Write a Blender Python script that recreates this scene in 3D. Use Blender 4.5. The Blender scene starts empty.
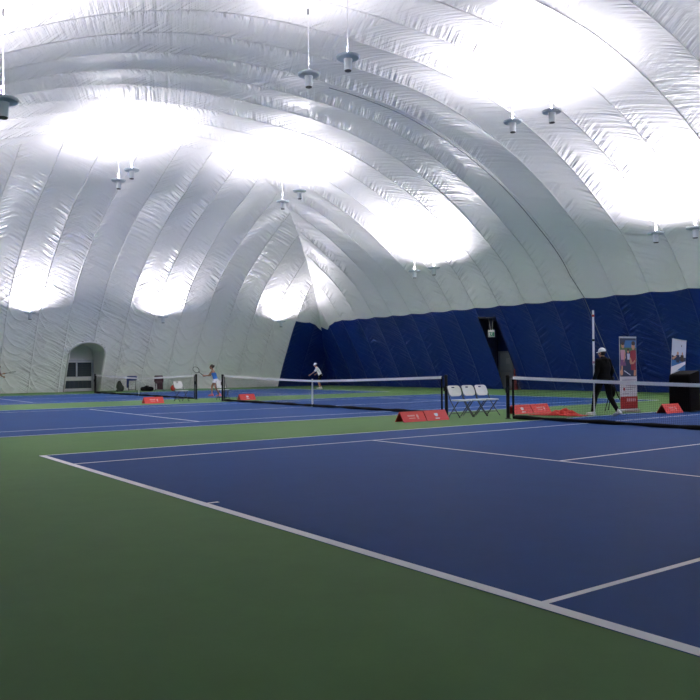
import bpy, bmesh, math, random
import numpy as np
from mathutils import Vector, Matrix
random.seed(4)
S = bpy.context.scene
COL = S.collection
PI = math.pi
rad = math.radians

# ------------------------------------------------------------------ materials
def new_mat(name):
    m = bpy.data.materials.new(name); m.use_nodes = True
    return m, m.node_tree, m.node_tree.nodes['Principled BSDF']

def mat(name, col, rough=.5, metal=0, spec=.5, noise=0, scale=8, bump=0, bscale=60):
    m, t, b = new_mat(name)
    b.inputs['Base Color'].default_value = (*col, 1)
    b.inputs['Roughness'].default_value = rough
    b.inputs['Metallic'].default_value = metal
    b.inputs['Specular IOR Level'].default_value = spec
    tc = t.nodes.new('ShaderNodeTexCoord')
    if noise:
        n = t.nodes.new('ShaderNodeTexNoise'); n.inputs['Scale'].default_value = scale; n.inputs['Detail'].default_value = 4
        t.links.new(tc.outputs['Object'], n.inputs['Vector'])
        r = t.nodes.new('ShaderNodeMapRange'); r.inputs['To Min'].default_value = 1-noise; r.inputs['To Max'].default_value = 1+noise
        t.links.new(n.outputs['Fac'], r.inputs['Value'])
        mx = t.nodes.new('ShaderNodeMix'); mx.data_type = 'RGBA'; mx.blend_type = 'MULTIPLY'; mx.inputs['Factor'].default_value = 1
        mx.inputs[6].default_value = (*col, 1)
        t.links.new(r.outputs['Result'], mx.inputs[7]); t.links.new(mx.outputs[2], b.inputs['Base Color'])
    if bump:
        n = t.nodes.new('ShaderNodeTexNoise'); n.inputs['Scale'].default_value = bscale; n.inputs['Detail'].default_value = 3
        t.links.new(tc.outputs['Object'], n.inputs['Vector'])
        bp = t.nodes.new('ShaderNodeBump'); bp.inputs['Strength'].default_value = bump; bp.inputs['Distance'].default_value = .01
        t.links.new(n.outputs['Fac'], bp.inputs['Height']); t.links.new(bp.outputs['Normal'], b.inputs['Normal'])
    return m

def vinyl(name, col, rough, amp, drape, chev, seamline=None):
    """Coated fabric: creases that run slanting off the seams and hang in festoons between them (UV.x = panel, UV.y = metres up)."""
    m, t, b = new_mat(name)
    N, L = t.nodes, t.links
    b.inputs['Base Color'].default_value = (*col, 1)
    b.inputs['Roughness'].default_value = rough
    def math_(op, a, c=None, d=None):
        n = N.new('ShaderNodeMath'); n.operation = op
        for i, v in enumerate((a, c, d)):
            if v is None: continue
            if isinstance(v, (int, float)): n.inputs[i].default_value = v
            else: L.new(v, n.inputs[i])
        return n.outputs[0]
    uv = N.new('ShaderNodeUVMap'); uv.uv_map = 'UVMap'
    sp = N.new('ShaderNodeSeparateXYZ'); L.new(uv.outputs['UV'], sp.inputs[0])
    U, V = sp.outputs[0], sp.outputs[1]
    fr = math_('FRACT', U); idx = math_('FLOOR', U)
    w = math_('MULTIPLY', math_('ABSOLUTE', math_('SUBTRACT', fr, .5)), 2.0)      # 0 mid panel, 1 on the seam
    w2 = math_('MULTIPLY', w, w)
    def noise(x, y, z, detail=2.0):
        c = N.new('ShaderNodeCombineXYZ')
        for i, v in enumerate((x, y, z)):
            if isinstance(v, (int, float)): c.inputs[i].default_value = v
            else: L.new(v, c.inputs[i])
        n = N.new('ShaderNodeTexNoise'); n.inputs['Scale'].default_value = 1; n.inputs['Detail'].default_value = detail
        L.new(c.outputs[0], n.inputs['Vector']); return n.outputs['Fac']
    def ridged(f, p):
        return math_('POWER', math_('SUBTRACT', 1.0, math_('ABSOLUTE', math_('MULTIPLY_ADD', f, 4.0, -2.0))), p) if False else \
               math_('POWER', math_('MAXIMUM', math_('SUBTRACT', 1.0, math_('ABSOLUTE', math_('MULTIPLY_ADD', f, 5.0, -2.5))), 0.0), p)
    # slow variation of how strongly the fabric is creased
    var = math_('MULTIPLY', math_('MAXIMUM', math_('SUBTRACT', noise(math_('MULTIPLY', U, .55), math_('MULTIPLY', V, .22), 3.1), .33), 0.0), 3.6)
    # chevron creases off the seams
    t1 = math_('ADD', math_('MULTIPLY', V, 5.4), math_('MULTIPLY', w, chev*5.4))
    n1 = noise(math_('MULTIPLY', fr, 1.1), t1, math_('MULTIPLY', idx, 7.31))
    seamw = math_('MULTIPLY', math_('SMOOTH_MIN', 1.0, math_('MULTIPLY_ADD', w, 1.6, -.1), .2), var)
    h1 = math_('MULTIPLY', math_('MULTIPLY', math_('SUBTRACT', n1, .5), 1.7), seamw)
    # long slanting creases across whole panels
    t2 = math_('ADD', math_('MULTIPLY', V, 6.2), math_('MULTIPLY', U, 5.0))
    n2 = noise(math_('MULTIPLY', U, .5), t2, 11.7)
    var2 = math_('MULTIPLY', math_('MAXIMUM', math_('SUBTRACT', noise(math_('MULTIPLY', U, .3), math_('MULTIPLY', V, .15), 8.8), .42), 0.0), 4.0)
    h2 = math_('MULTIPLY', math_('SUBTRACT', n2, .5), var2)
    # festoons low on the wall
    t3 = math_('SUBTRACT', math_('MULTIPLY', V, 1.25), math_('MULTIPLY', w2, .95))
    n3 = ridged(noise(math_('MULTIPLY', fr, .8), t3, math_('MULTIPLY_ADD', idx, 5.17, 2.0), 1.0), 3.0)
    low = N.new('ShaderNodeMapRange'); low.interpolation_type = 'SMOOTHSTEP'
    L.new(V, low.inputs['Value']); low.inputs['From Min'].default_value = 4.0; low.inputs['From Max'].default_value = 9.0
    low.inputs['To Min'].default_value = drape; low.inputs['To Max'].default_value = 0.0
    h3 = math_('MULTIPLY', n3, low.outputs[0])
    # small puckers
    n4 = noise(math_('MULTIPLY', U, 5.0), math_('MULTIPLY', V, 4.0), 1.0, 3.0)
    h4 = math_('ADD', math_('MULTIPLY', math_('SUBTRACT', n4, .5), .25), math_('MULTIPLY', math_('POWER', w, 40.0), .55))
    H = math_('ADD', math_('ADD', h1, h2), math_('ADD', h3, h4))
    bp = N.new('ShaderNodeBump'); bp.inputs['Strength'].default_value = 1.0; bp.inputs['Distance'].default_value = amp
    L.new(H, bp.inputs['Height']); L.new(bp.outputs['Normal'], b.inputs['Normal'])
    return m

M = {}
M['white_vinyl'] = vinyl('white_vinyl', (.945, .94, .95), .30, .11, .34, .55)
M['blue_vinyl'] = vinyl('blue_vinyl', (.003, .023, .185), .42, .10, .16, .5)
M['blue_dark'] = mat('blue_lining', (.010, .03, .14), .5)
M['white_lining'] = mat('white_lining', (.74, .74, .73), .45, bump=.3, bscale=3)

def court_mat(name, col, rough):
    m, t, b = new_mat(name); N, L = t.nodes, t.links
    tc = N.new('ShaderNodeTexCoord')
    n1 = N.new('ShaderNodeTexNoise'); n1.inputs['Scale'].default_value = .35; n1.inputs['Detail'].default_value = 5
    n2 = N.new('ShaderNodeTexNoise'); n2.inputs['Scale'].default_value = 2.3; n2.inputs['Detail'].default_value = 8; n2.inputs['Roughness'].default_value = .7
    for n in (n1, n2): L.new(tc.outputs['Object'], n.inputs['Vector'])
    a = N.new('ShaderNodeMath'); a.operation = 'ADD'; L.new(n1.outputs['Fac'], a.inputs[0]); L.new(n2.outputs['Fac'], a.inputs[1])
    r = N.new('ShaderNodeMapRange'); L.new(a.outputs[0], r.inputs['Value']); r.inputs['From Min'].default_value = .6; r.inputs['From Max'].default_value = 1.4
    r.inputs['To Min'].default_value = .90; r.inputs['To Max'].default_value = 1.10
    mx = N.new('ShaderNodeMix'); mx.data_type = 'RGBA'; mx.blend_type = 'MULTIPLY'; mx.inputs['Factor'].default_value = 1
    mx.inputs[6].default_value = (*col, 1); L.new(r.outputs[0], mx.inputs[7])
    # scattered pale scuffs
    v = N.new('ShaderNodeTexVoronoi'); v.inputs['Scale'].default_value = .55; L.new(tc.outputs['Object'], v.inputs['Vector'])
    lt = N.new('ShaderNodeMath'); lt.operation = 'LESS_THAN'; L.new(v.outputs['Distance'], lt.inputs[0]); lt.inputs[1].default_value = .014
    ms = N.new('ShaderNodeMix'); ms.data_type = 'RGBA'; L.new(lt.outputs[0], ms.inputs['Factor'])
    L.new(mx.outputs[2], ms.inputs[6]); ms.inputs[7].default_value = (.32, .34, .36, 1)
    L.new(ms.outputs[2], b.inputs['Base Color'])
    b.inputs['Roughness'].default_value = rough; b.inputs['Specular IOR Level'].default_value = .04
    g = N.new('ShaderNodeTexNoise'); g.inputs['Scale'].default_value = 90; g.inputs['Detail'].default_value = 2
    L.new(tc.outputs['Object'], g.inputs['Vector'])
    bp = N.new('ShaderNodeBump'); bp.inputs['Strength'].default_value = .12; bp.inputs['Distance'].default_value = .004
    L.new(g.outputs['Fac'], bp.inputs['Height']); L.new(bp.outputs['Normal'], b.inputs['Normal'])
    return m
M['green'] = court_mat('green_acrylic', (.106, .206, .072), .62)
M['blue'] = court_mat('blue_acrylic', (.0135, .060, .215), .62)
M['line'] = mat('line_paint', (.86, .86, .87), .55, noise=.06, scale=3)
M['black'] = mat('black_paint', (.005, .005, .006), .5, spec=.3)
M['netblack'] = mat('net_cord', (.004, .0045, .006), .8, spec=.2)
M['tape'] = mat('white_tape', (.80, .80, .80), .6, noise=.04, scale=4)
M['red'] = mat('red_board', (.74, .050, .042), .45, noise=.05, scale=3)
M['boardtext'] = mat('board_lettering', (.80, .36, .34), .5)
M['redprint'] = mat('print_red', (.33, .014, .018), .5)
M['sheet'] = mat('banner_sheet', (.55, .55, .60), .5)
M['redin'] = mat('red_board_inside', (.22, .012, .012), .6)
M['redcloth'] = mat('red_cloth', (.60, .035, .022), .75, noise=.15, scale=9)
M['white'] = mat('white_print', (.80, .80, .82), .5)
M['plastic'] = mat('white_plastic', (.72, .72, .70), .4)
M['steel'] = mat('dark_grey_steel', (.07, .075, .08), .35, metal=.6)
M['alu'] = mat('brushed_aluminium', (.55, .57, .60), .35, metal=.8)
M['lampgrey'] = mat('lamp_grey_enamel', (.55, .61, .68), .4)
M['lampbody'] = mat('lamp_body_white', (.78, .81, .86), .4)
M['lampend'] = mat('lamp_end_cap', (.06, .06, .07), .5)
M['rodwhite'] = mat('white_rod', (.85, .85, .87), .4)
M['glassdark'] = mat('dark_glazing', (.045, .06, .075), .12)
M['doorwhite'] = mat('door_white', (.62, .64, .66), .4)
M['signgreen'] = mat('sign_green', (.02, .30, .16), .4)
M['skin'] = mat('skin', (.50, .27, .18), .5)
M['skin2'] = mat('skin_tan', (.40, .20, .12), .5)
M['hair'] = mat('brown_hair', (.035, .016, .009), .6)
M['hairdark'] = mat('dark_hair', (.02, .015, .012), .6)
M['hoodie'] = mat('black_fleece', (.004, .004, .005), .9, spec=.2, bump=.3, bscale=25)
M['trouser'] = mat('black_trousers', (.003, .003, .004), .9, spec=.2)
M['capwhite'] = mat('white_cap', (.86, .86, .92), .7)
M['shoewhite'] = mat('white_shoe', (.72, .70, .68), .6)
M['shoepink'] = mat('pink_shoe', (.80, .16, .17), .6)
M['bluetop'] = mat('blue_top', (.02, .16, .55), .7)
M['tee'] = mat('white_tee', (.78, .78, .80), .75)
M['shirtred'] = mat('dark_red_shirt', (.22, .02, .03), .75)
M['blackcloth'] = mat('black_cloth', (.0022, .0015, .0015), .9, spec=.12, bump=.2, bscale=12)
M['bag'] = mat('dark_green_bag', (.012, .022, .012), .7, noise=.3, scale=8)
M['bluejacket'] = mat('blue_jacket', (.012, .035, .19), .7, noise=.15, scale=8)
M['maroon'] = mat('maroon_cloth', (.055, .018, .024), .75, noise=.2, scale=8)
M['cone'] = mat('dark_red_plastic', (.15, .014, .018), .5)
M['eye'] = mat('eye_dark', (.02, .015, .012), .2)
M['cable'] = mat('grey_cable', (.20, .21, .23), .5)
M['pred'] = mat('print_maroon', (.26, .012, .03), .5)
M['ppink'] = mat('print_pink', (.55, .28, .36), .5)
M['pskin'] = mat('print_skin', (.50, .25, .15), .5)
M['pnavy'] = mat('print_navy', (.012, .025, .08), .5)
M['pblue'] = mat('print_blue', (.03, .14, .36), .5)
M['pgreen'] = mat('print_green', (.06, .14, .06), .5)
M['psky'] = mat('print_sky', (.50, .55, .66), .5)
M['phair'] = mat('print_hair', (.04, .02, .015), .5)
M['ptext'] = mat('print_text', (.28, .27, .33), .5)
M['ppurple'] = mat('print_purple', (.16, .06, .16), .5)

# ------------------------------------------------------------------ mesh tools
class MB:
    def __init__(s): s.v = []; s.f = []; s.uv = None
    def add(s, vs, fs):
        o = len(s.v); s.v += [tuple(v) for v in vs]; s.f += [tuple(i+o for i in f) for f in fs]; return s
    def box(s, c, d, R=None, ch=0):
        x, y, z = (k/2 for k in d); c = Vector(c)
        if ch <= 0:
            vs = [Vector((a*x, b*y, e*z)) for e in (-1, 1) for a, b in ((-1, -1), (1, -1), (1, 1), (-1, 1))]
            fs = [(3, 2, 1, 0), (4, 5, 6, 7), (0, 1, 5, 4), (1, 2, 6, 5), (2, 3, 7, 6), (3, 0, 4, 7)]
        else:
            vs = []; prof = [(-z, ch), (-z+ch, 0), (z-ch, 0), (z, ch)]
            for zz, k in prof:
                X, Y = x-k, y-k; e = ch*.6
                vs += [Vector(p+(zz,)) for p in ((-X+e, -Y), (X-e, -Y), (X, -Y+e), (X, Y-e), (X-e, Y), (-X+e, Y), (-X, Y-e), (-X, -Y+e))]
            fs = [tuple(range(7, -1, -1)), tuple(range(24, 32))]
            for r in range(3):
                for i in range(8): fs.append((r*8+i, r*8+(i+1) % 8, r*8+8+(i+1) % 8, r*8+8+i))
        if R is not None: vs = [R @ v for v in vs]
        return s.add([v+c for v in vs], fs)
    def tube(s, pts, r, n=8, closed=False, caps=True):
        pts = [Vector(p) for p in pts]; k = len(pts)
        rs = r if isinstance(r, (list, tuple)) else [r]*k
        up = None; rings = []
        for i, p in enumerate(pts):
            a = pts[(i-1) % k] if (closed or i > 0) else p; b = pts[(i+1) % k] if (closed or i < k-1) else p
            t = (b-a).normalized()
            if up is None:
                up = t.orthogonal().normalized()
            up = (up - t*up.dot(t))
            up = up.normalized() if up.length > 1e-6 else t.orthogonal().normalized()
            w = t.cross(up)
            rings.append([p + (up*math.cos(2*PI*j/n) + w*math.sin(2*PI*j/n))*rs[i] for j in range(n)])
        vs = [v for R in rings for v in R]; fs = []
        for i in range(k if closed else k-1):
            a, b = i*n, ((i+1) % k)*n
            for j in range(n): fs.append((a+j, a+(j+1) % n, b+(j+1) % n, b+j))
        if caps and not closed: fs += [tuple(range(n-1, -1, -1)), tuple((k-1)*n+j for j in range(n))]
        return s.add(vs, fs)
    def capsule(s, a, b, r0, r1, n=12):
        a, b = Vector(a), Vector(b); t = (b-a).normalized()
        pts, rs = [], []
        for th in (.08, .4, .75, 1.15): pts.append(a - t*r0*math.cos(th)); rs.append(r0*math.sin(th))
        pts += [a, b]; rs += [r0, r1]
        for th in (1.15, .75, .4, .08): pts.append(b + t*r1*math.cos(th)); rs.append(r1*math.sin(th))
        return s.tube(pts, rs, n)
    def ell(s, c, r, R=None, n=14, m=9):
        c = Vector(c); vs = []; fs = []
        for i in range(1, m):
            th = PI*i/m
            for j in range(n):
                ph = 2*PI*j/n; vs.append(Vector((r[0]*math.sin(th)*math.cos(ph), r[1]*math.sin(th)*math.sin(ph), r[2]*math.cos(th))))
        vs += [Vector((0, 0, r[2])), Vector((0, 0, -r[2]))]
        T, B = len(vs)-2, len(vs)-1
        for i in range(m-2):
            for j in range(n): fs.append((i*n+j, (i+1)*n+j, (i+1)*n+(j+1) % n, i*n+(j+1) % n))
        for j in range(n):
            fs.append((T, j, (j+1) % n)); fs.append((B, (m-2)*n+(j+1) % n, (m-2)*n+j))
        if R is not None: vs = [R @ v for v in vs]
        return s.add([v+c for v in vs], fs)
    def loft(s, rings, caps=True):
        n = len(rings[0]); vs = [v for r in rings for v in r]; fs = []
        for i in range(len(rings)-1):
            for j in range(n): fs.append((i*n+j, i*n+(j+1) % n, (i+1)*n+(j+1) % n, (i+1)*n+j))
        if caps: fs += [tuple(range(n-1, -1, -1)), tuple((len(rings)-1)*n+j for j in range(n))]
        return s.add(vs, fs)
    def lathe(s, prof, c=(0, 0, 0), n=24):
        c = Vector(c)
        return s.loft([[c+Vector((max(r, 1e-4)*math.cos(2*PI*j/n), max(r, 1e-4)*math.sin(2*PI*j/n), z)) for j in range(n)] for r, z in prof])
    def mesh(s, name):
        me = bpy.data.meshes.new(name); me.from_pydata([tuple(v) for v in s.v], [], s.f); me.update()
        bm = bmesh.new(); bm.from_mesh(me); bmesh.ops.recalc_face_normals(bm, faces=bm.faces[:]); bm.to_mesh(me); bm.free()
        return me
    def build(s, name, m, parent=None, smooth=False, me=None):
        me = me or s.mesh(name)
        if m is not None and not me.materials: me.materials.append(m)
        if smooth:
            me.polygons.foreach_set('use_smooth', [True]*len(me.polygons))
        o = bpy.data.objects.new(name, me); COL.objects.link(o)
        if parent is not None: o.parent = parent
        return o

def sharp(o, deg=40):
    md = None
    me = o.data
    me.polygons.foreach_set('use_smooth', [True]*len(me.polygons))
    bm = bmesh.new(); bm.from_mesh(me)
    for e in bm.edges:
        if len(e.link_faces) == 2 and e.calc_face_angle(0) > rad(deg): e.smooth = False
    bm.to_mesh(me); bm.free()
    return o

def tag(o, label, cat, group=None):
    o['label'] = label; o['category'] = cat
    if group: o['group'] = group
    return o
def thing(name, label, cat, loc=(0, 0, 0), rz=0, group=None):
    o = bpy.data.objects.new(name, None); COL.objects.link(o)
    o.empty_display_size = .1
    o.location = loc; o.rotation_euler = (0, 0, rz)
    return tag(o, label, cat, group)
def struct(o): o['kind'] = 'structure'; return o
def dup(root, loc, rz=None, label=None):
    r = root.copy(); COL.objects.link(r); r.location = loc
    if rz is not None: r.rotation_euler = (0, 0, rz)
    if label: r['label'] = label
    for ch in [c for c in root.children]:
        c = ch.copy(); COL.objects.link(c); c.parent = r
        for g_ in [c2 for c2 in ch.children]:
            d = g_.copy(); COL.objects.link(d); d.parent = c
    return r

# ------------------------------------------------------------------ the dome
X0, X1, Y0, Y1 = -40.6, 10.3, -7.0, 31.2
HALF = (Y1-Y0)/2
DP = np.array([0, .4, 1.3, 2.1, 2.8, 3.8, 5.9, 7.8, 9.6, 11.7, 14.4, 17, HALF])
ZP = np.array([0, 1.0, 2.75, 4.2, 5.2, 6.45, 8.15, 9.4, 10.3, 11.1, 11.75, 12, 12.05])
def pchip(x, y):
    h = np.diff(x); dl = np.diff(y)/h; d = np.zeros(len(x))
    for i in range(1, len(x)-1):
        w1, w2 = 2*h[i]+h[i-1], h[i]+2*h[i-1]
        d[i] = (w1+w2)/(w1/dl[i-1]+w2/dl[i])
    d[0] = dl[0]*1.05; d[-1] = 0
    def F(q):
        q = np.clip(q, x[0], x[-1]); i = np.clip(np.searchsorted(x, q)-1, 0, len(h)-1)
        t = (q-x[i])/h[i]
        return y[i]*(1+2*t)*(1-t)**2 + h[i]*d[i]*t*(1-t)**2 + y[i+1]*t*t*(3-2*t) + h[i]*d[i+1]*t*t*(t-1)
    return F
F0 = pchip(DP, ZP)
dd = np.linspace(0, HALF, 4000)
zF = F0(dd)
zG = F0(dd) + np.maximum(0, dd-10.5)*.14          # the ends keep climbing until they meet the barrel
zG = np.maximum.accumulate(zG)
def curve(z):
    arc = np.concatenate([[0], np.cumsum(np.hypot(np.diff(dd), np.diff(z)))])
    return arc
aF, aG = curve(zF), curve(zG)
def fz(d): return float(np.interp(d, dd, zF))
def gz(d): return float(np.interp(d, dd, zG)) if d < HALF else 99
def f_inv(z): return float(np.interp(z, zF, dd)) if z < zF[-1] else HALF
def g_inv(z): return float(np.interp(z, zG, dd))
PITCH = 1.75
COLS = [0, .035, .09, .18, .30, .42, .5, .58, .70, .82, .91, .965]

def scallop(fr): return -.13*math.sin(PI*fr)
def strip(kind, seam, holes=None):
    """One side of the dome as a grid: kind far/near run along x, left/right run along y."""
    lat0, lat1 = (X0, X1) if kind in ('far', 'near') else (Y0, Y1)
    k0, k1 = math.floor((lat0-seam)/PITCH)-1, math.ceil((lat1-seam)/PITCH)+1
    ss = [seam+PITCH*(k+c) for k in range(k0, k1) for c in COLS]
    ss = [lat0] + [s for s in ss if lat0+.02 < s < lat1-.02] + [lat1]
    z, a = (zF, aF) if kind in ('far', 'near') else (zG, aG)
    amax_all = float(a[-1])
    arcs = [0, .12, .25, .4, .6, .8]+[1.0+.2*i for i in range(18)]
    arcs = arcs + [4.6, 4.8, 5.0, 5.2] + list(np.arange(5.2+.25, amax_all, .27)) + [amax_all]
    AB = 5.2
    verts, uvs, info = [], [], []
    for s in ss:
        if kind in ('far', 'near'):
            zl = min(gz(s-X0), gz(X1-s)); dm = min(HALF, f_inv(zl)+.45) if zl < zF[-1] else HALF
        else:
            zl = min(fz(s-Y0) if s-Y0 < HALF else 99, fz(Y1-s) if Y1-s < HALF else 99)
            dm = min(g_inv(min(zl, zG[-1]))+.45, 15.2)
        am = float(np.interp(dm, dd, a))
        u = (s-seam)/PITCH; fr = u-math.floor(u)
        cusp = 1-abs(math.sin(PI*fr))**.8
        dcv = (s-X0) if kind == 'far' else (Y1-s) if kind == 'left' else 99
        for ar in arcs:
            a2 = ar + (scallop(fr) - (.62*max(0, 1-abs(dcv-(2.75 if kind == 'far' else 2.0))/1.25)))*math.exp(-((ar-AB)/1.1)**2)
            a2 = min(a2, am)
            d = float(np.interp(a2, a, dd)); zz = float(np.interp(a2, a, z))
            e = .05
            d2 = float(np.interp(min(a2+e, a[-1]), a, dd)); z2 = float(np.interp(min(a2+e, a[-1]), a, z))
            d1 = float(np.interp(max(a2-e, 0), a, dd)); z1 = float(np.interp(max(a2-e, 0), a, z))
            tx, tz = d2-d1, z2-z1; ln = math.hypot(tx, tz) or 1
            A = ((.10 if kind == 'far' else .05) + (.08 if kind == 'far' else .13)*min(1, a2/6))*(.30 if kind == 'left' else .52)
            A *= min(1, max(.15, (am-.3-a2)/1.5)) if am < amax_all-.01 or kind in ('left', 'right') else 1
            di = A*cusp*min(1, a2/.6)
            d, zz = d + di*tz/ln, zz - di*tx/ln
            if kind == 'far': p = (s, Y1-d, zz)
            elif kind == 'near': p = (s, Y0+d, zz)
            elif kind == 'left': p = (X0+d, s, zz)
            else: p = (X1-d, s, zz)
            verts.append(p); uvs.append((u, a2))
    nr = len(arcs)
    faces = []
    for i in range(len(ss)-1):
        for j in range(nr-1):
            q = (i*nr+j, (i+1)*nr+j, (i+1)*nr+j+1, i*nr+j+1)
            faces.append((q, .5*(ss[i]+ss[i+1]), arcs[j+1] <= AB+1e-6))
    return verts, uvs, faces

def build_part(name, verts, uvs, faces, mats, matidx=None):
    used = {}; vs = []; uu = []; fs = []; mi = []
    for k, (q, s, lowp) in enumerate(faces):
        P = [verts[i] for i in q]
        keep = []
        for i in q:
            if all((Vector(verts[i])-Vector(verts[j])).length > 1e-4 for j in keep): keep.append(i)
        if len(keep) < 3: continue
        f = []
        for i in keep:
            if i not in used: used[i] = len(vs); vs.append(verts[i]); uu.append(uvs[i])
            f.append(used[i])
        fs.append(f); mi.append(matidx(s, lowp) if matidx else 0)
    me = bpy.data.meshes.new(name); me.from_pydata(vs, [], fs)
    lay = me.uv_layers.new(name='UVMap')
    li = np.zeros(len(me.loops), dtype=np.int32); me.loops.foreach_get('vertex_index', li)
    lay.data.foreach_set('uv', np.array(uu, dtype=np.float32)[li].ravel())
    me.polygons.foreach_set('use_smooth', [True]*len(fs))
    for m in mats: me.materials.append(m)
    me.polygons.foreach_set('material_index', mi)
    me.update()
    o = bpy.data.objects.new(name, me); COL.objects.link(o)
    return struct(o)

SEAM_F = -16.35; SEAM_E = 26.72
V, U, Fc = strip('far', SEAM_F)
HX0, HX1, HZ = SEAM_F-PITCH*4.28, SEAM_F-PITCH*3.38, 4.0     # way out in the blue side
HX0, HX1 = -23.50, -22.26
def in_exit(q): 
    c = [sum(V[i][k] for i in q)/4 for k in range(3)]
    return HX0 < c[0] < HX1 and c[2] < HZ
low = [f for f in Fc if f[2] and not in_exit(f[0])]
def snap_exit():
    for i, p in enumerate(V):
        x, y, z = p
        if z < HZ+.15:
            if abs(x-HX0) < .14: V[i] = (HX0, y, z)
            elif abs(x-HX1) < .14: V[i] = (HX1, y, z)
snap_exit()
build_part('wall_far', V, U, low, [M['blue_vinyl']])
up_faces = [f for f in Fc if not f[2]]
Vn, Un, Fn = strip('near', SEAM_F)
build_part('wall_near', Vn, Un, [f for f in Fn if f[2]], [M['blue_vinyl']])
# the white roof: both barrel sides in one skin
off = len(V); Vc = V+Vn; Uc = U+Un
roof = up_faces + [(tuple(i+off for i in q), s, l) for q, s, l in Fn if not l]
build_part('ceiling', Vc, Uc, roof, [M['white_vinyl']])
Ve, Ue, Fe = strip('left', SEAM_E)
YA, YB, ZS, ZA = 11.30, 13.52, 2.3, 3.0                       # door arch in the end wall
def arch_top(y):
    t = (y-(YA+YB)/2)/((YB-YA)/2)
    return ZS + (ZA-ZS)*math.sqrt(max(0, 1-t*t)) if abs(t) < 1 else 0
for i, p in enumerate(Ve):
    x, y, z = p
    if z < ZS+.05:
        for e in (YA, YB):
            if abs(y-e) < .15: Ve[i] = (x, e, z)
    elif YA < y < YB and abs(z-arch_top(y)) < .1:
        zt = arch_top(y); Ve[i] = (x+(zt-z)*.55, y, zt)
def in_arch(q):
    c = [sum(Ve[i][k] for i in q)/4 for k in range(3)]
    return YA < c[1] < YB and c[2] < arch_top(c[1])
build_part('wall_left', Ve, Ue, [f for f in Fe if not in_arch(f[0])], [M['white_vinyl'], M['blue_vinyl']],
           lambda s, l: 1 if (l and s > SEAM_E) else 0)
Vr, Ur, Fr = strip('right', SEAM_E)
build_part('wall_right', Vr, Ur, Fr, [M['white_vinyl']])

# floor slab and the three courts
C = [(0.0, 0.0), (-14.907, -.075), (-30.329, .042)]
fl = MB().box(((X0+X1)/2, (Y0+Y1)/2, -.1), (X1-X0+5, Y1-Y0+6, .2)).build('floor', M['green']); struct(fl)
XS, YS = 4.073, 5.56
def rect(mb, x0, x1, y0, y1, z): mb.add([(x0, y0, z), (x1, y0, z), (x1, y1, z), (x0, y1, z)], [(0, 1, 2, 3)])
for k, (cx, cy) in enumerate(C):
    m = MB(); m.box((cx, cy+11.885, .0015), (10.97, 23.77, .003))
    pad = struct(m.build('court_surface', M['blue']))
    l = MB(); z = .0045; D = 5.485; w = .05
    rect(l, cx-D, cx+D, cy, cy+.10, z); rect(l, cx-D, cx+D, cy+23.67, cy+23.77, z)
    for sx in (-1, 1):
        a, b = sorted((cx+sx*D, cx+sx*(D-w))); rect(l, a, b, cy+.10, cy+23.67, z)
        a, b = sorted((cx+sx*(XS+w/2), cx+sx*(XS-w/2))); rect(l, a, b, cy+.10, cy+23.67, z)
    for ys in (YS, 23.77-YS): rect(l, cx-XS+w/2, cx+XS-w/2, cy+ys-w, cy+ys, z)
    rect(l, cx-w/2, cx+w/2, cy+YS, cy+23.77-YS-w, z)
    rect(l, cx-w/2, cx+w/2, cy+.10, cy+.22, z); rect(l, cx-w/2, cx+w/2, cy+23.55, cy+23.67, z)
    o = l.build('court_line', M['line'], pad)

# way out in the blue side: lined passage with a door
def arc_y(z): return Y1 - f_inv(z)
m = MB()
yb = 32.35
zl = [0, .5, 1, 1.5, 2, 2.5, 3, 3.5, HZ]
for x, sgn in ((HX0, -1), (HX1, 1)):
    vs = []; fs = []
    for z in zl: vs += [(x, arc_y(z)-.06, z), (x-(1.5 if sgn < 0 else 1.2), yb, z)]
    for i in range(len(zl)-1): fs.append((2*i, 2*i+1, 2*i+3, 2*i+2))
    m.add(vs, fs)
m.add([(HX0, arc_y(HZ)-.06, HZ), (HX1, arc_y(HZ)-.06, HZ), (HX1-1.2, yb, HZ), (HX0-1.5, yb, HZ)], [(0, 1, 2, 3)])
m.add([(HX0-1.5, yb, 0), (HX1-1.2, yb, 0), (HX1-1.2, yb, HZ), (HX0-1.5, yb, HZ)], [(0, 1, 2, 3)])
struct(m.build('trim_1', M['blue_dark']))
DY = yb-.06; dx0, dx1 = -24.0+.25, -22.5
door = MB(); dcx = -24.22; dw = .98
door.box((dcx, DY, 1.05), (dw, .05, 2.1))
d1 = struct(door.build('door_1', M['doorwhite']))
fr = MB()
fr.box((dcx-dw/2-.04, DY-.03, 1.09), (.09, .12, 2.18)); fr.box((dcx+dw/2+.04, DY-.03, 1.09), (.09, .12, 2.18)); fr.box((dcx, DY-.03, 2.15), (dw+.17, .12, .09))
fr.build('door_frame', M['alu'], d1)
MB().box((dcx+.12, DY-.035, 1.62), (.26, .02, .34)).build('door_notice', M['white'], d1)
MB().box((dcx, DY-.06, 1.02), (.8, .05, .07)).build('push_bar', M['alu'], d1)

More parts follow.
